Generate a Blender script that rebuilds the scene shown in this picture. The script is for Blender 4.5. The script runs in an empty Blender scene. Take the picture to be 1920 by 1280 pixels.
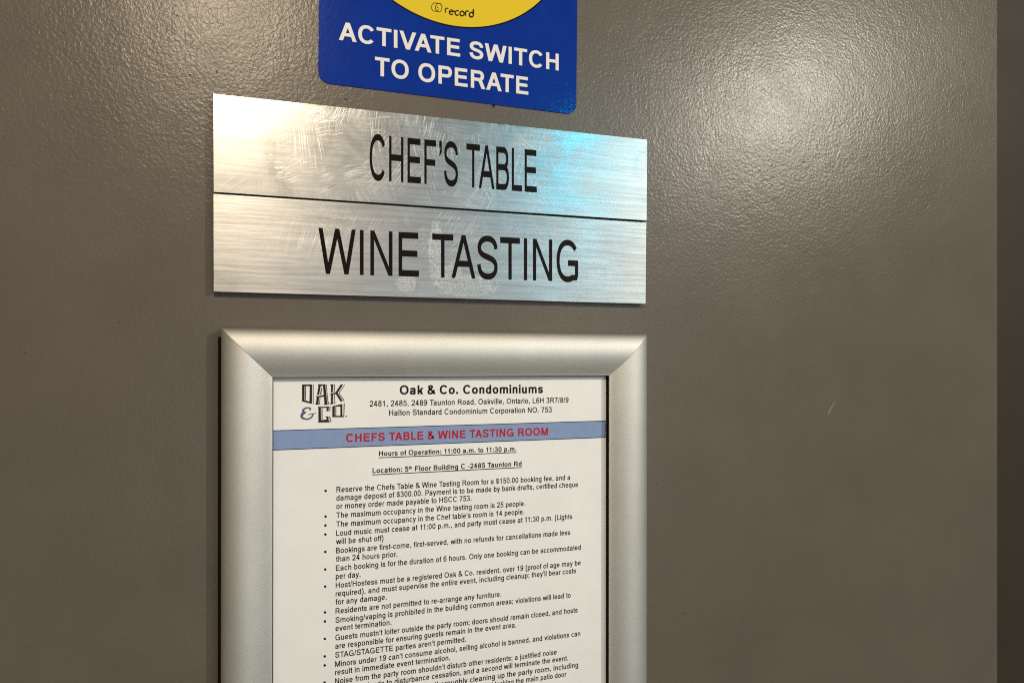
import bpy, bmesh, math, random
from mathutils import Vector, Matrix

random.seed(7)
sc = bpy.context.scene
col = sc.collection

# ------------------------------------------------------------------ camera
DIST = 0.425                 # camera to door face, metres
YAW = math.radians(18.4)
FOC = 1387.0                 # focal length in pixels of a 1920 wide picture
EYE = 1.45
cd = bpy.data.cameras.new('camera'); cam = bpy.data.objects.new('camera', cd); col.objects.link(cam)
cam.location = (0, -DIST, EYE); cam.rotation_euler = (math.radians(90), 0, -YAW)
cd.sensor_width = 36; cd.lens = FOC/1920*36; cd.shift_y = 40/1920
cd.clip_start = 0.01; cd.clip_end = 100
sc.camera = cam

def P(px, py, h=0.0):
    """point on the plane h metres proud of the door face for a picture measurement"""
    X = px-960.0; Z = 680.0-py
    dx = math.sin(YAW)*FOC + math.cos(YAW)*X
    dy = math.cos(YAW)*FOC - math.sin(YAW)*X
    t = (DIST-h)/dy
    return Vector((dx*t, -h, EYE+Z*t))

# ------------------------------------------------------------------ light
w = bpy.data.worlds.new('World'); sc.world = w; w.use_nodes = True
nt = w.node_tree; bgn = nt.nodes['Background']
tc = nt.nodes.new('ShaderNodeTexCoord'); sp = nt.nodes.new('ShaderNodeSeparateXYZ'); nt.links.new(tc.outputs['Generated'], sp.inputs[0])
mr = nt.nodes.new('ShaderNodeMapRange'); mr.inputs['From Min'].default_value = -.7; mr.inputs['From Max'].default_value = .9
nt.links.new(sp.outputs['X'], mr.inputs['Value'])
rp = nt.nodes.new('ShaderNodeValToRGB'); nt.links.new(mr.outputs[0], rp.inputs[0])
rp.color_ramp.elements[0].color = (1.0, .88, .66, 1); rp.color_ramp.elements[1].color = (.82, .95, 1.0, 1)
nt.links.new(rp.outputs[0], bgn.inputs['Color'])
bgn.inputs['Strength'].default_value = 0.15

def lamp(name, px, py, L, size, power, color, shape='DISK'):
    """area lamp standing where its mirror image shows at the given place on the door"""
    p = P(px, py); d = p-Vector((0, -DIST, EYE))
    loc = Vector((p.x+d.x/DIST*L, -L, p.z+d.z/DIST*L))
    ld = bpy.data.lights.new(name, 'AREA'); ld.shape = shape; ld.size = size; ld.energy = power; ld.color = color
    o = bpy.data.objects.new(name, ld); col.objects.link(o); o.location = loc
    tgt = Vector((.12, 0, EYE)); o.rotation_euler = (tgt-loc).to_track_quat('-Z', 'Y').to_euler()
    return o
lamp('warm_downlight', 425, 0, 1.0, .07, 6.4, (1, .83, .60))
lamp('neutral_downlight', 1450, 205, 1.5, .10, 18.5, (1, .92, .79))
lamp('far_light', 1125, 545, 2.6, .22, 1.6, (.86, 1, .95))  # low source of the pale streak on the lower plate, fixture unknown
lamp('frontal_fill', 860, 760, 2.2, 1.9, 7.5, (.95, .98, 1))  # added soft fill brightening the side rails, in place of the room behind
lamp('blue_light', 1100, 275, 2.0, .16, 2.6, (.0, .70, 1))
sc.view_settings.view_transform = 'Standard'; sc.view_settings.look = 'None'
sc.render.engine = 'CYCLES'; sc.cycles.filter_width = 1.1; sc.cycles.use_denoising = False; sc.cycles.use_adaptive_sampling = False
sc.view_settings.exposure = 0.0; sc.view_settings.gamma = 1

# ------------------------------------------------------------------ materials
def lin(c):
    return tuple(((v/255)/12.92 if v/255 <= .04045 else ((v/255+.055)/1.055)**2.4) for v in c)+(1,)
def mat(name, color, rough=.5, metal=0.0, spec=.5):
    m = bpy.data.materials.new(name); m.use_nodes = True
    b = m.node_tree.nodes['Principled BSDF']
    b.inputs['Base Color'].default_value = tuple(color[:3])+(1,)
    b.inputs['Roughness'].default_value = rough; b.inputs['Metallic'].default_value = metal
    b.inputs['Specular IOR Level'].default_value = spec
    return m, m.node_tree, b
def N(t, kind, **kw):
    n = t.nodes.new(kind)
    for k, v in kw.items():
        if k in n.inputs.keys(): n.inputs[k].default_value = v
        else: setattr(n, k, v)
    return n
def mathn(t, op, a, b=None, clamp=False):
    n = t.nodes.new('ShaderNodeMath'); n.operation = op; n.use_clamp = clamp
    for i, v in enumerate((a, b)):
        if v is None: continue
        if isinstance(v, (int, float)): n.inputs[i].default_value = v
        else: t.links.new(v, n.inputs[i])
    return n.outputs[0]
def mapped(t, scale=(1, 1, 1), rot=(0, 0, 0), loc=(0, 0, 0)):
    g = t.nodes.new('ShaderNodeNewGeometry'); mp = t.nodes.new('ShaderNodeMapping')
    mp.inputs['Scale'].default_value = scale; mp.inputs['Rotation'].default_value = rot; mp.inputs['Location'].default_value = loc
    t.links.new(g.outputs['Position'], mp.inputs[0]); return mp.outputs[0]
def noise(t, vec, scale, detail=2, rough=.5, dist=0.0):
    n = N(t, 'ShaderNodeTexNoise', Scale=scale, Detail=detail, Roughness=rough, Distortion=dist)
    t.links.new(vec, n.inputs['Vector']); return n.outputs['Fac']
def ramp(t, fac, stops):
    r = t.nodes.new('ShaderNodeValToRGB'); t.links.new(fac, r.inputs[0]); e = r.color_ramp.elements
    while len(e) < len(stops): e.new(.5)
    for el, (p, c) in zip(e, stops):
        el.position = p; el.color = c if len(c) == 4 else tuple(c)+(1,)
    return r.outputs[0]
def bump(t, b, height, dist, strength=1.0):
    n = t.nodes.new('ShaderNodeBump'); n.inputs['Distance'].default_value = dist; n.inputs['Strength'].default_value = strength
    t.links.new(height, n.inputs['Height']); t.links.new(n.outputs[0], b.inputs['Normal']); return n

def painted(name, c, peel=1.0, rough=.27):
    m, t, b = mat(name, c, rough, 0, .26)
    v = mapped(t)
    f1 = noise(t, v, 520, 2.5, .55, .35)
    f2 = noise(t, v, 95, 2, .5)
    f3 = noise(t, v, 1500, 1, .5)
    h = mathn(t, 'ADD', mathn(t, 'MULTIPLY', f1, 1.0), mathn(t, 'ADD', mathn(t, 'MULTIPLY', f2, .9), mathn(t, 'MULTIPLY', f3, .10)))
    bump(t, b, h, .00017*peel)
    mott = noise(t, v, 14, 3, .6)
    k = [min(1, x*1.06) for x in c[:3]]; d = [x*.94 for x in c[:3]]
    t.links.new(ramp(t, mott, [(.35, d), (.65, k)]), b.inputs['Base Color'])
    t.links.new(mathn(t, 'ADD', rough-.05, mathn(t, 'MULTIPLY', noise(t, v, 30, 2), .10)), b.inputs['Roughness'])
    return m
M = {}
M['door'] = painted('door_paint', (.126, .104, .083))
M['jamb'] = painted('jamb_paint', (.038, .027, .017), .3, .6)
M['wall'] = painted('wall_paint', (.30, .27, .22), .3, .7)

def blob(t, centre, rad, stretch=(1, 1)):
    """soft mask, 1 at the centre, 0 outside the radius"""
    v = mapped(t)
    s = t.nodes.new('ShaderNodeVectorMath'); s.operation = 'SUBTRACT'; t.links.new(v, s.inputs[0]); s.inputs[1].default_value = centre
    s2 = t.nodes.new('ShaderNodeVectorMath'); s2.operation = 'MULTIPLY'; t.links.new(s.outputs[0], s2.inputs[0]); s2.inputs[1].default_value = (1/(rad*stretch[0]), 0, 1/(rad*stretch[1]))
    l = t.nodes.new('ShaderNodeVectorMath'); l.operation = 'LENGTH'; t.links.new(s2.outputs[0], l.inputs[0])
    return mathn(t, 'SUBTRACT', 1.0, l.outputs['Value'], True)

def arcs(t, pivot, freq, along, warp):
    """fine scratches curving round a pivot, as a hand and cloth leave them"""
    v = mapped(t)
    nz = N(t, 'ShaderNodeTexNoise', Scale=45, Detail=2); t.links.new(v, nz.inputs['Vector'])
    mx = t.nodes.new('ShaderNodeVectorMath'); mx.operation = 'MULTIPLY_ADD'
    t.links.new(nz.outputs['Color'], mx.inputs[0]); mx.inputs[1].default_value = (warp,)*3; t.links.new(v, mx.inputs[2])
    s = t.nodes.new('ShaderNodeVectorMath'); s.operation = 'SUBTRACT'; t.links.new(mx.outputs[0], s.inputs[0]); s.inputs[1].default_value = pivot
    fl = t.nodes.new('ShaderNodeVectorMath'); fl.operation = 'MULTIPLY'; t.links.new(s.outputs[0], fl.inputs[0]); fl.inputs[1].default_value = (1, 0, 1)
    l = t.nodes.new('ShaderNodeVectorMath'); l.operation = 'LENGTH'; t.links.new(fl.outputs[0], l.inputs[0])
    sx = t.nodes.new('ShaderNodeSeparateXYZ'); t.links.new(fl.outputs[0], sx.inputs[0])
    an = mathn(t, 'ARCTAN2', sx.outputs['X'], sx.outputs['Z'])
    cb = t.nodes.new('ShaderNodeCombineXYZ'); t.links.new(mathn(t, 'MULTIPLY', l.outputs['Value'], freq), cb.inputs[0]); t.links.new(mathn(t, 'MULTIPLY', an, along), cb.inputs[1])
    return noise(t, cb.outputs[0], 1, 2, .6)

def brushed(name, marks, seed, dull, rg=.30, an=.6, tone=1.0, wav=6.0, streak=1.0, grain=.5):
    m, t, b = mat(name, (.70, .69, .665), .30, 1.0)
    b.inputs['Anisotropic'].default_value = an; b.inputs['Anisotropic Rotation'].default_value = .25
    tg = N(t, 'ShaderNodeTangent', direction_type='UV_MAP'); t.links.new(tg.outputs[0], b.inputs['Tangent'])
    fine = noise(t, mapped(t, (.018, 1, 1), loc=(seed, 0, seed)), 2600, 3, .65)
    mid = noise(t, mapped(t, (.035, 1, 1), loc=(seed, 0, 0)), 620, 2, .6)
    patch = noise(t, mapped(t, loc=(seed*3, 0, 1)), 55, 3, .6)
    area = None
    for c, r, st in marks['wipe']:
        q = mathn(t, 'MULTIPLY', blob(t, c, r, st), 2.0, True)
        area = q if area is None else mathn(t, 'MAXIMUM', area, q)
    wipes = None
    for k, (pv, fr_, al, wp) in enumerate(marks['arcs']):
        a_ = ramp(t, arcs(t, pv, fr_, al, wp), [(.54, (0, 0, 0)), (.66, (1, 1, 1))])
        pm = ramp(t, noise(t, mapped(t, loc=(seed+k*2.3, 0, k)), 60, 2, .6), [(.46, (0, 0, 0)), (.60, (1, 1, 1))])
        q = mathn(t, 'MULTIPLY', a_, pm); wipes = q if wipes is None else mathn(t, 'MAXIMUM', wipes, q)
    wipes = mathn(t, 'MULTIPLY', wipes, area)
    gl = None
    for c, r, st in marks['glue']:
        q = blob(t, c, r, st); gl = q if gl is None else mathn(t, 'MAXIMUM', gl, q)
    gn = noise(t, mapped(t, (1, 1, 1)), 1300, 3, .7, .8)
    if gl is not None:
        body = ramp(t, mathn(t, 'ADD', gl, mathn(t, 'MULTIPLY', noise(t, mapped(t), 130, 4, .7), 1.7)), [(1.0*.92, (0, 0, 0)), (.94, (1, 1, 1)), (.97, (.5, .5, .5)), (1, (.55, .55, .55))])
        gm = mathn(t, 'MULTIPLY', mathn(t, 'MULTIPLY', body, mathn(t, 'MULTIPLY', gl, 4.0, True)), ramp(t, gn, [(.46, (.12, .12, .12)), (.66, (1, 1, 1))]))
    else: gm = mathn(t, 'MULTIPLY', gn, 0.0)
    smear = ramp(t, noise(t, mapped(t, (1, 1, 1), loc=(seed, 2, 0)), 34, 4, .65, .5), [(.35, (0, 0, 0)), (.7, (1, 1, 1))])
    h = mathn(t, 'ADD', mathn(t, 'MULTIPLY', fine, grain), mathn(t, 'MULTIPLY', mid, dull))
    h = mathn(t, 'ADD', h, mathn(t, 'ADD', mathn(t, 'MULTIPLY', wipes, .5), mathn(t, 'MULTIPLY', gm, 2.5)))
    h = mathn(t, 'ADD', h, mathn(t, 'MULTIPLY', smear, wav))
    bump(t, b, h, .00002)
    r = mathn(t, 'ADD', rg, mathn(t, 'MULTIPLY', smear, .10))
    r = mathn(t, 'ADD', r, mathn(t, 'ADD', mathn(t, 'MULTIPLY', wipes, .10), mathn(t, 'MULTIPLY', gm, .22)))
    t.links.new(r, b.inputs['Roughness'])
    c0 = ramp(t, mathn(t, 'ADD', mathn(t, 'MULTIPLY', mid, .6), mathn(t, 'MULTIPLY', fine, .4)), [(.5-.18/streak, (.36*tone, .355*tone, .345*tone)), (.5+.18/streak, (.50*tone, .495*tone, .485*tone))])
    mxc = t.nodes.new('ShaderNodeMix'); mxc.data_type = 'RGBA'
    t.links.new(mathn(t, 'ADD', mathn(t, 'MULTIPLY', wipes, .20), mathn(t, 'MULTIPLY', gm, .24), True), mxc.inputs[0])
    t.links.new(c0, mxc.inputs[6]); mxc.inputs[7].default_value = (.93, .92, .88, 1)
    t.links.new(mxc.outputs[2], b.inputs['Base Color'])
    return m
M['plate_top'] = brushed('brushed_aluminium_wiped', {'wipe': [(P(620, 270), .075, (1.2, .6)), (P(780, 270), .07, (1, .8)), (P(920, 300), .06, (1, 1)), (P(810, 370), .03, (1, .7))], 'glue': [],
    'arcs': [(P(780, 700), 1500, 5, .006), (P(520, 120), 1600, 4, .008), (P(1150, 250), 1500, 5, .006)]}, 3.1, .35, .25, .36, .80, .3, 1.2, .15)
M['plate_low'] = brushed('brushed_aluminium_glue_marked', {'wipe': [(P(880, 440), .05, (1.3, .6)), (P(620, 440), .03, (1.5, .6)), (P(820, 500), .03, (.6, 1.2)), (P(1050, 440), .02, (1, .5))],
    'arcs': [(P(1100, 620), 1500, 5, .005), (P(700, 300), 1500, 5, .006)],
    'glue': [(P(815, 480), .012, (.45, 1.9)), (P(870, 536), .018, (1.3, .42)), (P(760, 533), .006, (1.2, 1)), (P(845, 520), .012, (.6, .9))]}, 8.7, 1.6, .30, .6, .84, 1.0, 1.5)

m, t, b = mat('satin_silver', (.76, .73, .67), .60, 1.0)
g = noise(t, mapped(t), 2000, 2, .6); bump(t, b, g, .00005)
t.links.new(ramp(t, mathn(t, 'ADD', mathn(t, 'MULTIPLY', noise(t, mapped(t), 1500, 2, .7), .7), mathn(t, 'MULTIPLY', noise(t, mapped(t), 40, 3, .6), .3)), [(.38, (.62, .60, .56)), (.62, (.71, .69, .645))]), b.inputs['Base Color']); M['silver'] = m
m, t, b = mat('black_plastic', (.004, .004, .004), .9, 0, .1); M['black'] = m
m, t, b = mat('blue_vinyl', (.003, .026, .25), .13, 0, .2)
v = mapped(t); t.links.new(ramp(t, noise(t, v, 60, 3), [(.3, (.004, .028, .25)), (.7, (.005, .034, .285))]), b.inputs['Base Color'])
bump(t, b, noise(t, v, 430, 2), .00006); M['blue'] = m
m, t, b = mat('yellow_vinyl', (.74, .53, .025), .2, 0, .35); bump(t, b, noise(t, mapped(t), 430, 2), .00006); M['yellow'] = m
m, t, b = mat('white_vinyl', (.80, .76, .74), .2, 0, .35); M['white'] = m
m, t, b = mat('print_black', (.004, .003, .003), .3, 0, .15); M['ink'] = m
m, t, b = mat('engraved_black', (.012, .009, .006), .25, 0, .06)
v = mapped(t); t.links.new(ramp(t, noise(t, v, 1600, 2, .7), [(.60, (.009, .006, .004)), (.80, (.035, .028, .02))]), b.inputs['Base Color']); M['engraved'] = m
m, t, b = mat('paper', (.66, .615, .54), .3, 0, .3)
v = mapped(t); t.links.new(ramp(t, noise(t, v, 35, 4, .6), [(.3, (.85, .835, .83)), (.7, (.90, .89, .885))]), b.inputs['Base Color'])
bump(t, b, noise(t, v, 30, 1), .0006); M['paper'] = m
m, t, b = mat('print_blue_band', (.17, .25, .44), .35, 0, .2)
v = mapped(t); t.links.new(ramp(t, noise(t, v, 300, 3, .7), [(.3, (.22, .31, .52)), (.7, (.25, .34, .56))]), b.inputs['Base Color']); M['band'] = m
m, t, b = mat('print_navy', (.012, .018, .06), .35, 0, .2); M['navy'] = m
m, t, b = mat('print_red', (.44, .012, .035), .35, 0, .2); M['red'] = m
m, t, b = mat('print_brown', (.025, .010, .006), .35, 0, .2); M['brown'] = m
m, t, b = mat('print_slate_blue', (.085, .115, .19), .35, 0, .2); M['slate'] = m
m, t, b = mat('pale_scuff', (.155, .13, .10), .5); M['scuff'] = m

# ------------------------------------------------------------------ object helpers
def link(name, verts, faces, m, parent=None, smooth=False):
    me = bpy.data.meshes.new(name); me.from_pydata([tuple(v) for v in verts], [], faces); me.update()
    o = bpy.data.objects.new(name, me); col.objects.link(o)
    me.materials.append(m)
    if smooth:
        for p in me.polygons: p.use_smooth = True
    if parent is not None:
        o.parent = parent; o.matrix_parent_inverse = Matrix.Translation(-parent.location)
    return o
def thing(name, label, cat, loc, group=None):
    o = bpy.data.objects.new(name, None); col.objects.link(o); o.location = loc; o.empty_display_size = .02
    o['label'] = label; o['category'] = cat
    if group: o['group'] = group
    return o
def slab(name, quad, hback, m, parent=None, bev=.0003, uv=False):
    """plate: quad = front corners (ccw from the viewer), back face at hback"""
    bm = bmesh.new()
    f = [bm.verts.new(q) for q in quad]; k = [bm.verts.new((q.x, -hback, q.z)) for q in quad]
    bm.faces.new(f); bm.faces.new(k[::-1]); n = len(f)
    for i in range(n): bm.faces.new((f[i], k[i], k[(i+1) % n], f[(i+1) % n]))
    bmesh.ops.recalc_face_normals(bm, faces=bm.faces)
    if bev:
        ed = [e for e in bm.edges if all(v.co.y < -hback-1e-7 for v in e.verts)]
        bmesh.ops.bevel(bm, geom=ed, offset=bev, segments=2, affect='EDGES', profile=.5)
    me = bpy.data.meshes.new(name); 
    if uv:
        ul = bm.loops.layers.uv.new('UVMap')
        for fc in bm.faces:
            for l in fc.loops: l[ul].uv = (l.vert.co.x*4+l.vert.co.y, (l.vert.co.z-EYE)*4+.5)
    bm.to_mesh(me); bm.free(); me.materials.append(m)
    o = bpy.data.objects.new(name, me); col.objects.link(o)
    if parent is not None: o.parent = parent; o.matrix_parent_inverse = Matrix.Translation(-parent.location)
    return o
def box(name, x0, x1, y0, y1, z0, z1, m, parent=None, bev=0.0, seg=2):
    bm = bmesh.new(); bmesh.ops.create_cube(bm, size=1)
    for v in bm.verts: v.co = Vector(((x0+x1)/2+v.co.x*(x1-x0), (y0+y1)/2+v.co.y*(y1-y0), (z0+z1)/2+v.co.z*(z1-z0)))
    if bev: bmesh.ops.bevel(bm, geom=bm.edges[:], offset=bev, segments=seg, affect='EDGES', profile=.5)
    me = bpy.data.meshes.new(name); bm.to_mesh(me); bm.free(); me.materials.append(m)
    o = bpy.data.objects.new(name, me); col.objects.link(o)
    if parent is not None: o.parent = parent; o.matrix_parent_inverse = Matrix.Translation(-parent.location)
    return o

# ------------------------------------------------------------------ stroke lettering (plain grotesque)
def bez(p0, p1, p2, p3, n=9):
    r = []
    for i in range(1, n+1):
        a = i/n; c = 1-a
        r.append((c**3*p0[0]+3*c*c*a*p1[0]+3*c*a*a*p2[0]+a**3*p3[0], c**3*p0[1]+3*c*c*a*p1[1]+3*c*a*a*p2[1]+a**3*p3[1]))
    return r
def curve(start, *segs):
    pts = [start]
    for s in segs:
        if len(s) == 2 and not isinstance(s[0], tuple): pts.append(s)
        else: pts += bez(pts[-1], *s)
    return pts
def arc(cx, cy, rx, ry, a0, a1, n=26, e=2.2):
    r = []
    for i in range(n+1):
        a = math.radians(a0+(a1-a0)*i/n); c, s = math.cos(a), math.sin(a)
        r.append((cx+rx*math.copysign(abs(c)**(2/e), c), cy+ry*math.copysign(abs(s)**(2/e), s)))
    return r
ADV = dict(A=667, B=667, C=722, D=722, E=667, F=611, G=778, H=722, I=278, J=500, K=667, L=556, M=833, N=722, O=778, P=667, Q=778, R=722, S=667, T=611, U=722, V=667, W=944, X=667, Y=667, Z=611,
    a=556, b=556, c=500, d=556, e=556, f=278, g=556, h=556, i=222, j=222, k=500, l=222, m=833, n=556, o=556, p=556, q=556, r=333, s=500, t=278, u=556, v=500, w=722, x=500, y=500, z=500)
for ch in '0123456789$': ADV[ch] = 556
ADV.update({' ': 278, '.': 278, ',': 278, ':': 278, ';': 278, '-': 333, '/': 278, '&': 667, '(': 333, ')': 333, "'": 191, "\u2019": 222})
S_CURVE = curve((576, 512), ((570, 625), (480, 691), (335, 691)), ((190, 691), (95, 625), (95, 530)), ((95, 440), (170, 405), (333, 368)), ((500, 330), (578, 290), (578, 193)), ((578, 90), (490, 25), (340, 25)), ((180, 25), (90, 105), (85, 236)))

HYF = .46
def glyph(ch, s):
    hx = s/2; hy = s*HYF; out = []
    def V(x, y0, y1): out.append(('P', [(x, y0), (x+s, y0), (x+s, y1), (x, y1)]))
    def Hb(y, x0, x1): out.append(('P', [(x0, y-hy), (x1, y-hy), (x1, y+hy), (x0, y+hy)]))
    def D(x0, y0, x1, y1, k=1.08): out.append(('P', [(x0, y0), (x0+s*k, y0), (x1+s*k, y1), (x1, y1)]))
    def S(pts, closed=False): out.append(('C' if closed else 'S', pts))
    def fitS(x0, x1, y0, y1):
        cx, cy = (x0+x1)/2, (y0+y1)/2; kx = ((x1-x0)/2-hx)/246.5; ky = ((y1-y0)/2-hy)/333.0
        return [(cx+(x-331.5)*kx, cy+(y-358)*ky) for x, y in S_CURVE]
    H = 716; X = 519; w = s*1.08
    o, q = -11, 728
    def O(x0, x1, y0, y1): S(arc((x0+x1)/2, (y0+y1)/2, (x1-x0)/2-hx, (y1-y0)/2-hy, 0, 360, 36)[:-1], True)
    if ch == 'A':
        ap = max(95, w*1.02); D(0, 0, 333-ap/2, H); D(667-w, 0, 333+ap/2-w, H); Hb(240, 150, 517)
    elif ch == 'B':
        V(73, 0, H); m = 378
        for a, c, xr, xc in ((m, H-hy, 592, 395), (hy, m, 624, 405)):
            S([(73+hx, c), (xc, c)]+arc(xc, (a+c)/2, xr-hx-xc, (c-a)/2, 88, -88, 16)+[(xc, a), (73+hx, a)])
    elif ch == 'C': S(arc(372, 358, 322-hx, 370-hy, 33, 322, 34))
    elif ch == 'D': V(79, 0, H); S([(79+hx, H-hy), (340, H-hy)]+arc(340, 358, 674-hx-340, 358-hy, 88, -88, 22)+[(340, hy), (79+hx, hy)])
    elif ch == 'E': V(79, 0, H); Hb(H-hy, 79, 597); Hb(372, 79, 575); Hb(hy, 79, 616)
    elif ch == 'F': V(82, 0, H); Hb(H-hy, 82, 565); Hb(352, 82, 528)
    elif ch == 'G':
        S(arc(386, 358, 334-hx, 370-hy, 36, 296, 34)+[(640, 75), (706-hx, 118), (706-hx, 372)]); Hb(374-hy, 398, 706)
    elif ch == 'H': V(80, 0, H); V(642-s, 0, H); Hb(380, 80, 642)
    elif ch == 'I': V(139-hx, 0, H)
    elif ch == 'J': S(curve((420-hx, H), (420-hx, 200), ((420-hx, 80), (350, hy-11), (230, hy-11)), ((120, hy-11), (60, 80), (60, 210))))
    elif ch == 'K': V(73, 0, H); D(90, 200, 555-s*.2, H, 1.25); D(660-w*1.15, 0, 285, 420, 1.25)
    elif ch == 'L': V(75, 0, H); Hb(hy, 75, 520)
    elif ch == 'M': V(74, 0, H); V(759-s, 0, H); D(416-w/2, 0, 74, H); D(416-w/2, 0, 759-w, H)
    elif ch == 'N': V(76, 0, H); V(646-s, 0, H); D(646-w, 0, 76, H)
    elif ch == 'O': O(48, 730, o, q)
    elif ch == 'Q': O(48, 730, o, q); D(700-w*.5, -30, 440, 210)
    elif ch == 'P' or ch == 'R':
        mid = 335 if ch == 'P' else 360
        V(78, 0, H); S([(78+hx, H-hy), (420, H-hy)]+arc(420, (H-hy+mid)/2, 635-hx-420, (H-hy-mid)/2, 88, -88, 18)+[(420, mid), (78+hx, mid)])
        if ch == 'R': D(700-w*1.15, 0, 370, mid, 1.2)
    elif ch == 'S': S(fitS(45, 618, o, q))
    elif ch == 'T': V(305-hx, 0, H); Hb(H-hy, 21, 590)
    elif ch == 'U': S([(79+hx, H)]+arc(361, 290, 282-hx, 301-hy, 180, 360, 22)+[(643-hx, H)])
    elif ch == 'V': D(333-w/2, 0, 4, H); D(333-w/2, 0, 663-w, H)
    elif ch == 'W': D(243-w/2, 0, 10, H); D(243-w/2, 0, 472-w/2, H); D(701-w/2, 0, 472-w/2, H); D(701-w/2, 0, 934-w, H)
    elif ch == 'X': D(4, 0, 640-w*1.1, H, 1.15); D(655-w*1.1, 0, 20, H, 1.15)
    elif ch == 'Y': V(333-hx, 0, 330); D(333-w/2, 290, 4, H); D(333-w/2, 290, 663-w, H)
    elif ch == 'Z': Hb(H-hy, 45, 570); Hb(hy, 25, 585); D(25, hy, 560-w*1.2, H-hy, 1.3)
    elif ch == 'a':
        xr = 480-hx
        S(curve((42+hx, 362), ((60+hx, 440), (160, 530-hy), (268, 530-hy)), ((390, 530-hy), (xr, 455), (xr, 350)), (xr, 120), ((xr, 60), (xr+8, 25), (xr+22, 0))))
        S(curve((xr, 300), ((370, 268), (260, 272), (190, 258)), ((110, 240), (36+hx, 205), (36+hx, 142)), ((36+hx, 70), (120, -11+hy), (212, -11+hy)), ((330, -11+hy), (xr, 90), (xr, 215))))
    elif ch in 'bp': V(66, -204 if ch == 'p' else 0, X if ch == 'p' else H); O(66, 514, -11, 530)
    elif ch in 'dq': V(490-s, -204 if ch == 'q' else 0, X if ch == 'q' else H); O(38, 490, -11, 530)
    elif ch == 'c': S(arc(264, 259, 224-hx, 270-hy, 38, 322, 26))
    elif ch == 'e': S(arc(278, 259, 240-hx, 270-hy, 2, 322, 30)); Hb(262, 60, 512-hx)
    elif ch == 'f': S(curve((274, 722-hy), ((190, 722-hy+5), (88+hx, 720-hy), (88+hx, 610)), (88+hx, 0))); Hb(X-hy, 9, 256)
    elif ch == 'g':
        O(36, 490, 0, 530); xr = 490-hx
        S(curve((xr, X), (xr, -10), ((xr, -140), (380, -216+hy), (262, -216+hy)), ((150, -216+hy), (62+hx, -150), (58+hx, -50))))
    elif ch in 'hn':
        V(66, 0, H if ch == 'h' else X); xr = 488-hx
        S(curve((66+hx, 270), ((66+hx, 420), (180, 530-hy), (285, 530-hy)), ((400, 530-hy), (xr, 450), (xr, 330)), (xr, 0)))
    elif ch == 'm':
        V(66, 0, X)
        for a, c in ((66+hx, 458-hx), (458-hx, 768-hx)) if False else ((66+hx, 416), (416, 767-hx)):
            S(curve((a, 290), ((a, 430), ((a+c)/2-70, 530-hy), ((a+c)/2+8, 530-hy)), ((c-50, 530-hy), (c, 460), (c, 350)), (c, 0)))
    elif ch in 'ij':
        V(111-hx, 0 if ch == 'i' else -200, X); V(111-hx, H-s*1.1, H)
    elif ch == 'k': V(67, 0, H); D(80, 150, 450-s*.6, X, 1.2); D(500-w*1.15, 0, 205, 310, 1.2)
    elif ch == 'l': V(111-hx, 0, H)
    elif ch == 'o': O(34, 518, -11, 530)
    elif ch == 'r': V(66, 0, X); S(curve((66+hx, 270), ((66+hx, 430), (150, 526-hy), (230, 526-hy)), ((270, 526-hy), (310, 515-hy), (332, 505-hy))))
    elif ch == 's': S(fitS(31, 464, -11, 530))
    elif ch == 't': S(curve((88+hx, 680), (88+hx, 130), ((88+hx, 40), (150, -2+hy), (262, 6+hy)))); Hb(X-hy, 17, 256)
    elif ch == 'u':
        V(488-s, 0, X); xl = 66+hx
        S(curve((xl, X), (xl, 190), ((xl, 70), (155, -11+hy), (270, -11+hy)), ((390, -11+hy), (488-hx, 100), (488-hx, 250))))
    elif ch == 'v': D(250-w/2, 0, 8, X); D(250-w/2, 0, 492-w, X)
    elif ch == 'w': D(192-w/2, 0, 5, X); D(192-w/2, 0, 361-w/2, X); D(530-w/2, 0, 361-w/2, X); D(530-w/2, 0, 717-w, X)
    elif ch == 'x': D(7, 0, 480-w*1.05, X, 1.15); D(493-w*1.1, 0, 18, X, 1.15)
    elif ch == 'y': D(250-w/2, 0, 8, X); D(250-w/2-80, -190, 492-w, X); Hb(-190+hy-14, 70, 190)
    elif ch == 'z': Hb(X-hy, 35, 455); Hb(hy, 22, 475); D(22, hy, 455-w*1.2, X-hy, 1.3)
    elif ch == '0': O(42, 514, o, q)
    elif ch == '1': V(373-s, 0, H); S([(373-hx, 690), (310, 610), (230, 555), (130, 510)])
    elif ch == '2': S(curve((50+hx, 505), ((50+hx, 620), (140, q-hy), (275, q-hy)), ((410, q-hy), (505-hx, 640), (505-hx, 525)), ((505-hx, 400), (380, 310), (260, 215)), ((160, 140), (110, 90), (88, hy)))); Hb(hy, 42, 503)
    elif ch == '3':
        S(curve((55+hx, 540), ((70+hx, 650), (160, q-hy), (262, q-hy)), ((390, q-hy), (475-hx, 650), (475-hx, 550)), ((475-hx, 450), (380, 390), (240, 388))))
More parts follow.
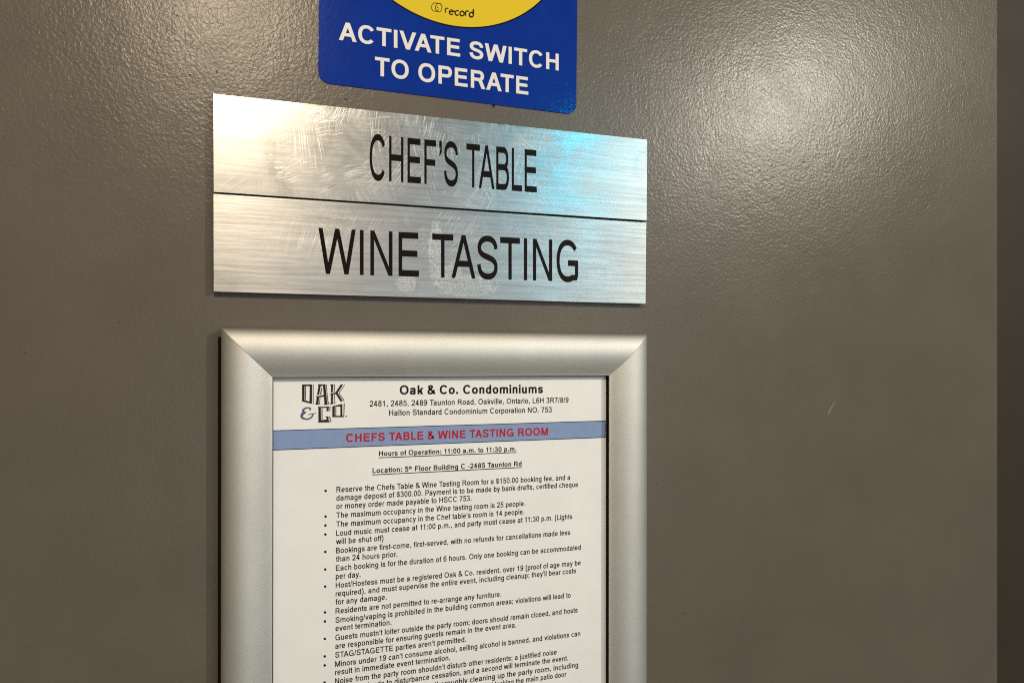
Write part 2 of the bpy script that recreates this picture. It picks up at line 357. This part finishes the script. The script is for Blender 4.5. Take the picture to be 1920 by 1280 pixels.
        S(curve((240, 388), ((410, 388), (512-hx, 320), (512-hx, 205)), ((512-hx, 80), (410, o+hy), (270, o+hy)), ((150, o+hy), (60+hx, 80), (45+hx, 190))))
    elif ch == '4': V(410-s, 0, H); Hb(205, 25, 505); D(20, 205, 400-w, H, 1.05)
    elif ch == '5': S(curve((490, H-hy), (140, H-hy), (85+hx, 345), ((150, 430), (210, 455), (280, 455)), ((420, 455), (514-hx, 370), (514-hx, 228)), ((514-hx, 80), (410, o+hy), (270, o+hy)), ((150, o+hy), (55+hx, 80), (45+hx, 185))))
    elif ch == '6': S(arc(280, 228, 236-hx, 239-hy, 0, 360, 30)[:-1], True); S(curve((40+hx, 250), ((40+hx, 560), (120+hx, q-hy), (300, q-hy)), ((400, q-hy), (470, 650), (488, 560))))
    elif ch == '7': Hb(H-hy, 48, 510); S(curve((495, H-hy), ((350, 550), (240, 300), (215, 0))))
    elif ch == '8': O(70, 488, 375-hy, q); O(42, 516, o, 375+hy)
    elif ch == '9': S(arc(276, 488, 236-hx, 239-hy, 0, 360, 30)[:-1], True); S(curve((514-hx, 466), ((514-hx, 160), (436-hx, o+hy), (256, o+hy)), ((160, o+hy), (90, 60), (66, 150))))
    elif ch == '$': S(fitS(38, 516, 20, 690)); out.append(('P', [(262, -90), (296, -90), (296, 770), (262, 770)]))
    elif ch == '&':
        S(curve((640, 20), ((520, 130), (240, 440), (190, 500)), ((130, 580), (170, q-hy), (290, q-hy)), ((400, q-hy), (450, 590), (390, 520)), ((330, 440), (70+hx, 380), (50+hx, 190)), ((50+hx, 70), (140, o+hy), (260, o+hy)), ((420, o+hy), (540, 150), (565, 340))))
    elif ch == '(': S(curve((265, 728), ((70, 500), (70, 10), (265, -210))))
    elif ch == ')': S(curve((68, 728), ((263, 500), (263, 10), (68, -210))))
    elif ch in '.,:;':
        r = s*1.12; x = 139-r/2
        out.append(('P', [(x, 0), (x+r, 0), (x+r, r), (x, r)]))
        if ch in ':;': out.append(('P', [(x, X-r), (x+r, X-r), (x+r, X), (x, X)]))
        if ch in ',;': out.append(('P', [(x+r*.45, 0), (x+r*.2, -130), (x+r*.55, -130), (x+r, 0)]))
    elif ch == '-': Hb(260, 32, 302)
    elif ch == '/': D(0, -12, 278-s*.8, 728, .8)
    elif ch == "'": out.append(('P', [(60, 460), (130, 460), (145, H), (45, H)]))
    elif ch == '\u2019':
        r = s*1.15; out.append(('P', [(70, H-r), (70+r, H-r), (70+r, H), (70, H)])); out.append(('P', [(70+r*.5, H-r), (70+r, H-r), (70+r*.95, H-r*1.7), (70+r*.1, H-r*2.4), (70, H-r*2.0)]))
    return out

def stroke_quads(pts, hx, hy, closed):
    n = len(pts); L, R = [], []
    for i in range(n):
        if closed: a, c = pts[i-1], pts[(i+1) % n]; d1 = (pts[i][0]-a[0], pts[i][1]-a[1]); d2 = (c[0]-pts[i][0], c[1]-pts[i][1])
        else:
            a = pts[max(i-1, 0)]; c = pts[min(i+1, n-1)]
            d1 = (pts[i][0]-a[0], pts[i][1]-a[1]) if i > 0 else (c[0]-pts[i][0], c[1]-pts[i][1])
            d2 = (c[0]-pts[i][0], c[1]-pts[i][1]) if i < n-1 else d1
        def nrm(d):
            l = math.hypot(*d) or 1; return (-d[1]/l, d[0]/l)
        n1, n2 = nrm(d1), nrm(d2); mx, my = n1[0]+n2[0], n1[1]+n2[1]; l = math.hypot(mx, my) or 1
        mx /= l; my /= l; k = 1/max(.45, mx*n1[0]+my*n1[1])
        L.append((pts[i][0]+mx*k*hx, pts[i][1]+my*k*hy)); R.append((pts[i][0]-mx*k*hx, pts[i][1]-my*k*hy))
    q = []
    for i in range(n if closed else n-1):
        j = (i+1) % n; q.append([L[i], R[i], R[j], L[j]])
    return q
KERN = {'TA': -74, 'AT': -74, 'AV': -70, 'VA': -70, 'Ta': -100, 'Wi': -20, '11': -74, 'Pa': -20, 'LE': 0}
def text_polys(txt, s, bold=False):
    """list of (polygon, layer) in em/1000 units and the total advance"""
    out = []; x = 0; sup = False; prev = ''
    for ch in txt:
        if ch == '^': sup = not sup; continue
        x += KERN.get(prev+ch, 0); prev = ch
        k, dy = (.6, 300) if sup else (1, 0)
        for li, (kind, pts) in enumerate(glyph(ch, s)):
            qs = [pts] if kind == 'P' else stroke_quads(pts, s/2, s*HYF, kind == 'C')
            for q in qs: out.append(([(x+a*k, dy+c*k) for a, c in q], li))
        x += (ADV.get(ch, 556)+(s-85)*.12)*k
    return out, x
def ink_extent(polys):
    xs = [p[0] for q, _ in polys for p in q]; return min(xs), max(xs)
def lettering(name, txt, x0, y0, x1, y1, cap, h, m, parent, s=85, lift=.00008, hgt=None, shear=0.0):
    """one line of text: ink runs from picture (x0,y0) to (x1,y1) along the baseline, capital height cap px at its start"""
    polys, adv = text_polys(txt, s); a, c = ink_extent(polys)
    A, B = P(x0, y0, h), P(x1, y1, h); T = P(x0, y0-cap, h)
    ux = (B-A)/(c-a); uz = Vector((0, 0, (T-A).length/716))
    verts, faces = [], []
    for q, li in polys:
        o = Vector((0, -lift-li*.000012, 0)); b0 = len(verts)
        for (px, py) in q: verts.append(A+ux*(px-a+shear*py)+uz*py+o)
        faces.append(list(range(b0, b0+len(q))))
    return link(name, verts, faces, m, parent)
def flat(name, pts, h, m, parent, lift=.00006):
    """printed shape from outline points in picture measure"""
    vs = [P(x, y, h)+Vector((0, -lift, 0)) for x, y in pts]
    return link(name, vs, [list(range(len(vs)))], m, parent)
def flats(name, polys, h, m, parent, lift=.00006):
    verts, faces = [], []
    for i, pts in enumerate(polys):
        b0 = len(verts); verts += [P(x, y, h)+Vector((0, -lift-i*.000004, 0)) for x, y in pts]; faces.append(list(range(b0, b0+len(pts))))
    return link(name, verts, faces, m, parent)
def strip(a, c, wd):
    dx, dy = c[0]-a[0], c[1]-a[1]; l = math.hypot(dx, dy); nx, ny = -dy/l*wd/2, dx/l*wd/2
    return [(a[0]+nx, a[1]+ny), (c[0]+nx, c[1]+ny), (c[0]-nx, c[1]-ny), (a[0]-nx, a[1]-ny)]

# ------------------------------------------------------------------ door, frame, wall
ex = P(1871, 680).x
door = thing('door', 'taupe painted steel door with orange-peel paint behind the signs', 'door', (ex-.46, 0, 0))
box('door_leaf', ex-.92, ex, 0, .045, .006, 2.1, M['door'], door, .0012, 3)
for px, py, r in ((224, 602, .0008), (48, 660, .0007), (1665, 321, .0006), (246, 318, .0005), (1232, 905, .0006), (1500, 1127, .0004), (1506, 1129, .0003), (118, 60, .0006), (30, 310, .0005), (1210, 1170, .0004), (395, 354, .0005)):
    bm = bmesh.new(); bmesh.ops.create_icosphere(bm, subdivisions=2, radius=r); c = P(px, py)
    for v in bm.verts: v.co = Vector((v.co.x, v.co.y*.55, v.co.z*1.25))+c
    me = bpy.data.meshes.new('paint_drip'); bm.to_mesh(me); bm.free(); me.materials.append(M['door'])
    for p in me.polygons: p.use_smooth = True
    o = bpy.data.objects.new('paint_drip', me); col.objects.link(o); o.parent = door; o.matrix_parent_inverse = Matrix.Translation(-door.location)
for px, py, r in ((332, 29, 2.2), (356, 141, 1.8), (407, 135, 2.2), (925, 199, 2.6), (648, 186, 1.6), (1507, 304, 1.6), (1447, 310, 1.3), (1284, 1149+0, 1.0)):
    pts = [(px+r*random.uniform(.6, 1.2)*math.cos(a*.785), py+r*random.uniform(.6, 1.3)*math.sin(a*.785)) for a in range(8)]
    flat('paint_chip', pts, 0, M['ink'], door, .0004)
flat('scuff_mark', [(1549, 778), (1552, 768), (1560, 756), (1566, 748), (1564, 757), (1558, 770), (1551, 779)], 0, M['scuff'], door, .0003)

fr = thing('door_frame', 'dark brown door jamb along the right side of the door', 'door frame', (ex+.03, .01, 0))
box('jamb', ex+.003, ex+.085, .014, .11, 0, 2.16, M['jamb'], fr, .001)
fr2 = box('jamb', ex-1.005, ex-.923, .014, .11, 0, 2.16, M['jamb'], fr, .001)
box('head_jamb', ex-.9225, ex+.0025, .014, .11, 2.103, 2.16, M['jamb'], fr, .001)
for n_, a_, b_, z0_, z1_ in (('wall', ex+.086, ex+1.2, 0, 2.6), ('wall', ex-2.2, ex-1.006, 0, 2.6), ('wall', ex-1.0055, ex+.0855, 2.161, 2.6)):
    o = box(n_, a_, b_, .03, .13, z0_, z1_, M['wall']); o['kind'] = 'structure'

# ------------------------------------------------------------------ blue sign
HS = .0006
sg = thing('instruction_sign', 'blue sign with white words ACTIVATE SWITCH TO OPERATE and yellow disc', 'sign', P(839, 180))
TL = P(597, 0, HS); BL = P(596.5, 154.5, HS); BR = P(1080.5, 215.5, HS)
e1 = (BR-BL); wS = e1.length; e1.normalize(); e2 = Vector((-e1.z, 0, e1.x)); rad = .0066; up = .155
quad = []
for cx, cz, a0 in ((rad, rad, 180), (wS-rad, rad, 270), (wS-rad, up-rad, 0), (rad, up-rad, 90)):
    for i in range(9):
        a = math.radians(a0+i*90/8); quad.append(BL+e1*(cx+rad*math.cos(a))+e2*(cz+rad*math.sin(a)))
slab('panel', quad, .00005, M['blue'], sg, .0001)
# disc fitted to three points of its rim
def rect(px, py): d = P(px, py, HS)-BL; return (d.dot(e1), d.dot(e2))
(a1, b1), (a2, b2), (a3, b3) = rect(735.5, 0), rect(822.5, 43.5), rect(1015, 0)
a2, b2 = rect(881, 51.5)
dd = 2*(a1*(b2-b3)+a2*(b3-b1)+a3*(b1-b2))
cx = ((a1**2+b1**2)*(b2-b3)+(a2**2+b2**2)*(b3-b1)+(a3**2+b3**2)*(b1-b2))/dd
cy = ((a1**2+b1**2)*(a3-a2)+(a2**2+b2**2)*(a1-a3)+(a3**2+b3**2)*(a2-a1))/dd
rr = math.hypot(a1-cx, b1-cy)
print('disc', cx, cy, rr, 'sign width', wS, 'tilt', math.degrees(math.atan2(e1.z, e1.x)))
def disc(name, r0, r1, lift, m):
    n = 128; vs, fs = [], []
    for i in range(n):
        a = 2*math.pi*i/n
        for r in (r0, r1) if r0 else (r1,):
            vs.append(BL+e1*(cx+r*math.cos(a))+e2*(cy+r*math.sin(a))+Vector((0, -lift, 0)))
    if r0:
        for i in range(n): j = (i+1) % n; fs.append([2*i, 2*i+1, 2*j+1, 2*j])
    else: fs = [list(range(n))]
    return link(name, vs, fs, m, sg)
disc('yellow_disc', 0, rr, .00008, M['yellow'])
disc('black_ring', rr-.0001, rr+.00075, .00013, M['ink'])
lettering('lettering', 'ACTIVATE SWITCH', 635.3, 75.2, 1047.5, 132.9, 34.4, HS, M['white'], sg, 140)
lettering('lettering', 'TO OPERATE', 703, 141.8, 990.5, 178.2, 35.2, HS, M['white'], sg, 140)
# small maker emblem: two linked rings and rounded lower-case word
def ring(cx_, cy_, rx, ry, wd, a0=0, a1=360, n=30):
    q = []
    for i in range(n):
        p = [math.radians(a0+(a1-a0)*k/n) for k in (i, i+1)]
        q.append([(cx_+(rx+wd/2)*math.cos(p[0]), cy_+(ry+wd/2)*math.sin(p[0])), (cx_+(rx+wd/2)*math.cos(p[1]), cy_+(ry+wd/2)*math.sin(p[1])),
                  (cx_+(rx-wd/2)*math.cos(p[1]), cy_+(ry-wd/2)*math.sin(p[1])), (cx_+(rx-wd/2)*math.cos(p[0]), cy_+(ry-wd/2)*math.sin(p[0]))])
    return q
flats('emblem', ring(816, 14, 7.2, 8.0, 1.0, 25, 318)+ring(822.5, 15, 6.2, 8.1, 1.0)+[strip((819.6, 13.6), (820.8, 15.4), 1.3)], HS, M['ink'], sg, .00014)
def word(name, specs, wd, m):
    polys = []
    for pts, cl in specs: polys += stroke_quads(pts, wd/2, wd/2, cl)
    return flats(name, polys, HS, m, sg, .00014)
sl = .125
def E(cx_, a0=0, a1=360, r=3.9, cl=False): return [(cx_+r*math.cos(math.radians(a0+(a1-a0)*i/20)), 20.2+.0+sl*(cx_-835)+2.0-r*1.12*math.sin(math.radians(a0+(a1-a0)*i/20))) for i in range(21 if not cl else 20)]
wd_specs = [([(835, 24.5), (835, 18.5), (836, 16.4), (838, 16), (841, 16.6)], False),
            (E(846.3, 8, 320), False), ([(842.6, 23.3), (850, 22.6)], False), ([(849.8, 21.4), (853.5, 23)], False),
            (E(857.2, 45, 315), False), (E(866.3, 0, 360, cl=True), True),
            ([(872.6, 30.2), (872.6, 24), (873.6, 22), (875.5, 21.5), (878.5, 22)], False),
            (E(883.8, 0, 360, cl=True), True), ([(887.4, 18), (887.4, 29)], False)]
word('lettering', wd_specs, 2.1, M['ink'])

# ------------------------------------------------------------------ name plates
HP = .0044
def plate(name, corners, label, m, txt, args):
    q = [P(x, y, HP) for x, y in corners]
    o = thing(name, label, 'name plate', (q[0]+q[2])/2)
    slab('plate', q, HP-.0018, m, o, .00022, True)
    c = (q[0]+q[1]+q[2]+q[3])/4
    k = [c+Vector(((v.x-c.x)*.997, 0, (v.z-c.z)*.985)) for v in q]
    for v in k: v.y = -(HP-.0018)
    slab('foam_tape', k, .0001, M['black'], o, 0)
    global HYF; HYF = .53
    lettering('lettering', txt, *args, HP, M['engraved'], o, 96, .00004); HYF = .46
    return o
plate('name_plate', [(400, 360.3), (1213, 414), (1214, 261.5), (399, 175)], 'brushed metal plate engraved CHEF\u2019S TABLE, directly below the blue sign', M['plate_top'], 'CHEF\u2019S TABLE', (693, 337, 1006.5, 361.3, 85.5))
plate('name_plate', [(400, 547), (1211, 570), (1212.5, 417), (399.5, 362.8)], 'brushed metal plate engraved WINE TASTING, just above the notice frame', M['plate_low'], 'WINE TASTING', (597, 513, 1084, 528.5, 86))

# ------------------------------------------------------------------ snap frame
LIP = .0258
prof = [(0, 2.2), (0, 6.6), (.5, 7.8), (1.4, 8.7), (3, 9.7), (5, 10.5), (7.5, 11.1), (10, 11.3), (12.5, 11.2), (15, 10.7), (17.5, 9.9), (20, 8.9), (22, 7.9), (24, 6.9), (25.2, 6.35), (25.8, 6.2), (25.8, 2.3)]
prof = [(a/1000, c/1000) for a, c in prof]
oTL, oTR = P(414.5, 615.5, .0066), P(1212.5, 627, .0066)
fx = (oTR-oTL); FW = fx.length; fx.normalize(); fz = Vector((-fx.z, 0, fx.x))
FH = .318
print('frame width', FW, 'tilt', math.degrees(math.atan2(fx.z, fx.x)))
frm = thing('snap_frame', 'silver snap poster frame holding the printed room rules', 'poster frame', oTL+fx*FW/2-fz*FH)
def fpt(u, v, h): p = oTL+fx*u-fz*v; return Vector((p.x, -h, p.z))
def rail(name, side):
    vs, fs = [], []; g_ = .00010; n = len(prof)
    for end in (0, 1):
        for wv, h in prof:
            if side == 't': p = fpt(wv+g_ if end == 0 else FW-wv-g_, wv, h)
            if side == 'b': p = fpt(wv+g_ if end == 0 else FW-wv-g_, FH-wv, h)
            if side == 'l': p = fpt(wv, wv+g_ if end == 0 else FH-wv-g_, h)
            if side == 'r': p = fpt(FW-wv, wv+g_ if end == 0 else FH-wv-g_, h)
            vs.append(p)
    # subdivide lengthwise not needed: straight extrusions
    for i in range(n-1): fs.append([i, i+1, n+i+1, n+i] if side in 'br' else [i, n+i, n+i+1, i+1])
    fs.append(list(range(n)) if side in 'tr' else list(range(n))[::-1]); fs.append(list(range(n, 2*n))[::-1])
    o = link(name, vs, fs, M['silver'], frm)
    bm = bmesh.new(); bm.from_mesh(o.data); bmesh.ops.recalc_face_normals(bm, faces=bm.faces)
    for f in bm.faces: f.smooth = len(f.verts) == 4
    for e in bm.edges:
        e.smooth = True
        if any(len(f.verts) > 4 for f in e.link_faces): e.smooth = False
        if len(e.link_faces) == 2 and e.calc_face_angle(0) > math.radians(50): e.smooth = False
    bm.to_mesh(o.data); bm.free(); return o
rail('top_rail', 't'); rail('bottom_rail', 'b'); rail('side_rail', 'l'); rail('side_rail', 'r')
bk = [fpt(-.0015, FH, .0050), fpt(FW-.001, FH, .0050), fpt(FW-.001, .004, .0050), fpt(-.0015, .004, .0050)]
def ringbox():  # black backing, widened at left to stand for deep shadow under the lip
    vs, fs = [], []
    for (u0, u1, v0, v1) in ((-.0015, .004, .0045, FH-.001), (FW-.004, FW-.0003, .0045, FH-.001), (.0041, FW-.0041, .0045, .0085), (.0041, FW-.0041, FH-.006, FH-.001)):
        b0 = len(vs)
        for h in (.0004, .0060):
            vs += [fpt(u0, v0, h), fpt(u1, v0, h), fpt(u1, v1, h), fpt(u0, v1, h)]
        for f in ((0, 1, 2, 3), (4, 7, 6, 5), (0, 4, 5, 1), (1, 5, 6, 2), (2, 6, 7, 3), (3, 7, 4, 0)): fs.append([b0+k for k in f])
    return link('shadow_backing', vs, fs, M['black'], frm)
ringbox()
def lip_shade_strip():  # black strip added to darken the shaded inner edge of the rails
    vs, fs = [], []; a, h0, h1 = LIP+.00002, .0023, .0052
    for (p0, p1) in (((a, a), (FW-a, a)), ((FW-a, a), (FW-a, FH-a)), ((FW-a, FH-a), (a, FH-a)), ((a, FH-a), (a, a))):
        b0 = len(vs); d = Vector((p1[0]-p0[0], p1[1]-p0[1])).normalized(); n_ = Vector((-d.y, d.x))*.0004
        q_ = [p0, p1, (p1[0]+n_.x, p1[1]+n_.y), (p0[0]+n_.x, p0[1]+n_.y)]
        for h in (h0, h1): vs += [fpt(u, v, h) for u, v in q_]
        for f in ((0, 1, 2, 3), (4, 7, 6, 5), (0, 4, 5, 1), (1, 5, 6, 2), (2, 6, 7, 3), (3, 7, 4, 0)): fs.append([b0+k for k in f])
    return link('lip_shade_strip', vs, fs, M['black'], frm)
lip_shade_strip()
q = [fpt(.0042, FH-.0062, .0014), fpt(FW-.0042, FH-.0062, .0014), fpt(FW-.0042, .0087, .0014), fpt(.0042, .0087, .0014)]
slab('back_panel', q, .0004, M['black'], frm, 0)

# ------------------------------------------------------------------ printed notice
HN = .0020
nb = thing('notice_sheet', 'white printed room rules with blue heading band, inside the silver frame', 'notice', fpt(FW/2, FH-.015, HN))
q = [fpt(.012, FH-.014, HN), fpt(FW-.0185, FH-.014, HN), fpt(FW-.0185, .016, HN), fpt(.012, .016, HN)]
# gently bowed sheet would not read at this size: one thin slab
slab('paper', [fpt(.012, FH-.014, HN), fpt(FW-.0246, FH-.014, HN), fpt(FW-.0246, .0165, HN), fpt(.012, .0165, HN)], .0016, M['paper'], nb, 0)
flat('heading_band', [(480, 844.7), (1135, 819.5), (1135, 788.5), (480, 808)], HN, M['band'], nb)
flats('band_border', [strip((480, 808), (1135.5, 788.7), 1.4), strip((480, 844.6), (1135.5, 819.4), 1.4), strip((1134.9, 788.2), (1134.9, 820), 1.3)], HN, M['navy'], nb, .0001)
lettering('lettering', 'Oak & Co. Condominiums', 749.5, 739.3, 1018, 736.7, 17.2, HN, M['ink'], nb, 150)
lettering('lettering', '2481, 2485, 2489 Taunton Road, Oakville, Ontario, L6H 3R7/8/9', 693, 762, 1066, 754.3, 10.8, HN, M['ink'], nb, 122)
lettering('lettering', 'Halton Standard Condominium Corporation NO. 753', 729.5, 778.8, 1034.5, 772.5, 10.8, HN, M['ink'], nb, 122)
lettering('lettering', 'CHEFS TABLE & WINE TASTING ROOM', 649, 828.6, 1027.5, 815.3, 15.8, HN, M['red'], nb, 150, .00012)
lettering('lettering', 'Hours of Operation: 11:00 a.m. to 11:30 p.m.', 710.5, 854.6, 968, 845.3, 9.6, HN, M['ink'], nb, 140)
flats('underline', [strip((710, 857.8), (968, 847.8), 1.6)], HN, M['ink'], nb)
lettering('lettering', 'Location: 5^th^ Floor Building C -2485 Taunton Rd', 698.5, 886.6, 978, 873.0, 9.8, HN, M['ink'], nb, 140)
flats('underline', [strip((698, 889.8), (978, 875.8), 1.6)], HN, M['ink'], nb)
rows = [(1, 922.6, 1069, 'Reserve the Chefs Table & Wine Tasting Room for a $150.00 booking fee, and a'),
 (0, 938.1, 1084, 'damage deposit of $300.00. Payment is to be made by bank drafts, certified cheque'),
 (0, 953.7, 884, 'or money order made payable to HSCC 753.'),
 (1, 970.6, 985, 'The maximum occupancy in the Wine tasting room is 25 people.'),
 (1, 987.4, 983, "The maximum occupancy in the Chef table's room is 14 people."),
 (1, 1004.1, 1073, 'Loud music must cease at 11:00 p.m., and party must cease at 11:30 p.m. (Lights'),
 (0, 1019.7, 719, 'will be shut off)'),
 (1, 1036.8, 1069, 'Bookings are first-come, first-served, with no refunds for cancellations made less'),
 (0, 1052.5, 745, 'than 24 hours prior.'),
 (1, 1069.6, 1089, 'Each booking is for the duration of 6 hours. Only one booking can be accommodated'),
 (0, 1085, 676, 'per day.'),
 (1, 1101.7, 1089, 'Host/Hostess must be a registered Oak & Co. resident, over 19 (proof of age may be'),
 (0, 1117.5, 1080, "required), and must supervise the entire event, including cleanup; they'll bear costs"),
 (0, 1132.9, 725, 'for any damage.'),
 (1, 1150, 940, 'Residents are not permitted to re-arrange any furniture.'),
 (1, 1167, 1070, 'Smoking/vaping is prohibited in the building common areas; violations will lead to'),
 (0, 1182.4, 734, 'event termination.'),
 (1, 1199.7, 1083, "Guests mustn't loiter outside the party room; doors should remain closed, and hosts"),
 (0, 1215.5, 968, 'are responsible for ensuring guests remain in the event area.'),
 (1, 1232.4, 874, "STAG/STAGETTE parties aren't permitted."),
 (1, 1249.3, 1088, "Minors under 19 can't consume alcohol, selling alcohol is banned, and violations can"),
 (0, 1264.6, 844, 'result in immediate event termination.'),
 (1, 1281.4, 1044, "Noise from the party room shouldn't disturb other residents; a justified noise"),
 (0, 1297, 1065, 'complaint leads to disturbance cessation, and a second will terminate the event.'),
 (1, 1314, 1084, 'Residents are responsible for thoroughly cleaning up the party room, including'),
 (0, 1330, 1062, 'removing all garbage and decorations and closing and locking the main patio door')]
KS = .000231
for bl, y, xe, s_ in rows:
    x0 = 630.8-(y-922)*.0072
    sl_ = (680-y)*KS*(1+0)
    ye = y+sl_*(xe-x0)

    # keep the baseline on a level line of the sheet
    A = P(x0, y, HN); zz = A.z
    # solve the row of the end point so that it lies at the same height (sheet turned by a hair)
    X = xe-960; dy = math.cos(YAW)*FOC-math.sin(YAW)*X; ye = 680-(zz-EYE)*dy/(DIST-HN)
   
    lettering('lettering', s_, x0, y, xe, ye, 10.7, HN, M['ink'], nb, 122)
    if bl:
        bx, by = 610.6-(y-922)*.0055, y-2.9
        flat('bullet', [(bx+2.4*math.cos(a*.5236), by+2.5*math.sin(a*.5236)) for a in range(12)], HN, M['ink'], nb)
# emblem at the head of the sheet, from outlines measured on it
def Zp(pts): return [(550+x/14.225, 710+y/14.22) for x, y in pts]
brown = [
 # O
 [(232, 148), (300, 148), (300, 190), (300, 570), (300, 612), (232, 602)], [(290, 148), (505, 148), (500, 195), (290, 195)], [(438, 190), (500, 190), (498, 668), (430, 650)], [(295, 565), (440, 605), (440, 655), (280, 612)],
 [(312, 200), (335, 200), (335, 560), (312, 560)], [(530, 150), (550, 150), (540, 190), (540, 640), (546, 672), (526, 668), (520, 640), (520, 190)],
 # A
 [(650, 145), (770, 145), (770, 190), (728, 195), (690, 425), (632, 420), (672, 190)], [(760, 145), (865, 145), (858, 190), (905, 640), (930, 685), (812, 690), (830, 640), (790, 190)],
 [(600, 445), (640, 460), (815, 425), (830, 470), (720, 487), (640, 500), (612, 480)], [(622, 490), (690, 485), (670, 640), (690, 688), (582, 680), (605, 640)], [(770, 230), (745, 415), (712, 415), (745, 240)],
 [(705, 510), (725, 510), (705, 630), (720, 690), (700, 690), (688, 640)], [(880, 148), (905, 148), (892, 190), (930, 600), (965, 670), (945, 680), (915, 620), (875, 200)],
 # K
 [(980, 145), (1078, 145), (1060, 185), (1052, 365), (1005, 370), (1005, 190)], [(1005, 425), (1060, 410), (1055, 620), (1085, 665), (970, 680), (1005, 630)],
 [(965, 440), (1000, 390), (1120, 365), (1150, 320), (1265, 150), (1330, 150), (1175, 385), (1140, 405), (1020, 415)], [(1130, 395), (1185, 375), (1320, 590), (1270, 600), (1250, 590)],
 [(1370, 148), (1385, 148), (1225, 385), (1205, 380)], [(1205, 380), (1228, 385), (1365, 575), (1350, 592)], [(1092, 148), (1118, 148), (1105, 185), (1102, 360), (1082, 360), (1082, 190)], [(1085, 415), (1105, 412), (1102, 610), (1130, 660), (1112, 662), (1085, 625)],
 # C
 [(655, 735), (735, 745), (738, 1105), (670, 1125), (668, 780)], [(720, 742), (960, 735), (945, 775), (720, 770)], [(895, 760), (942, 760), (945, 855), (860, 862), (890, 830)], [(755, 785), (778, 785), (778, 1100), (755, 1100)],
 [(645, 1160), (690, 1112), (900, 1075), (940, 1090), (975, 1155)], [(850, 998), (942, 998), (938, 1090), (895, 1090), (890, 1040)], [(975, 740), (998, 740), (985, 780), (985, 860), (965, 860), (965, 780)], [(965, 998), (990, 998), (990, 1070), (1020, 1145), (1000, 1145), (965, 1080)],
 # O
 [(1040, 735), (1105, 745), (1105, 1010), (1040, 1018)], [(1040, 730), (1300, 665), (1300, 720), (1060, 755)], [(1255, 690), (1308, 680), (1308, 1010), (1255, 1010)], [(1045, 985), (1345, 980), (1345, 1018), (1045, 1018)],
 [(1122, 765), (1145, 765), (1145, 980), (1122, 980)], [(1345, 665), (1370, 645), (1358, 980), (1338, 980)],
 [(1385, 980), (1425, 980), (1425, 1010), (1385, 1010)]]
flats('emblem', [Zp(p) for p in brown], HN, M['brown'], nb)
amp = curve((430, 830), ((500, 790), (440, 765), (370, 770)), ((290, 780), (245, 830), (265, 870)), ((275, 890), (300, 900), (330, 890)), ((250, 900), (215, 960), (225, 1010)), ((240, 1060), (330, 1080), (400, 1065)), ((480, 1045), (520, 990), (520, 935)))
polys = []
for i in range(len(amp)-1):
    k = i/(len(amp)-2); wd_ = 38+34*math.exp(-((k-.60)/.12)**2)+22*math.exp(-((k-.30)/.08)**2)
    d = (amp[i+1][0]-amp[i][0], amp[i+1][1]-amp[i][1]); l = math.hypot(*d) or 1; e_ = (d[0]/l*5, d[1]/l*5)
    polys.append(strip((amp[i][0]-e_[0], amp[i][1]-e_[1]), (amp[i+1][0]+e_[0], amp[i+1][1]+e_[1]), wd_))
polys.append([(390, 965), (415, 930), (610, 905), (600, 925), (440, 945)])
flats('ampersand', [Zp(p) for p in polys], HN, M['slate'], nb)
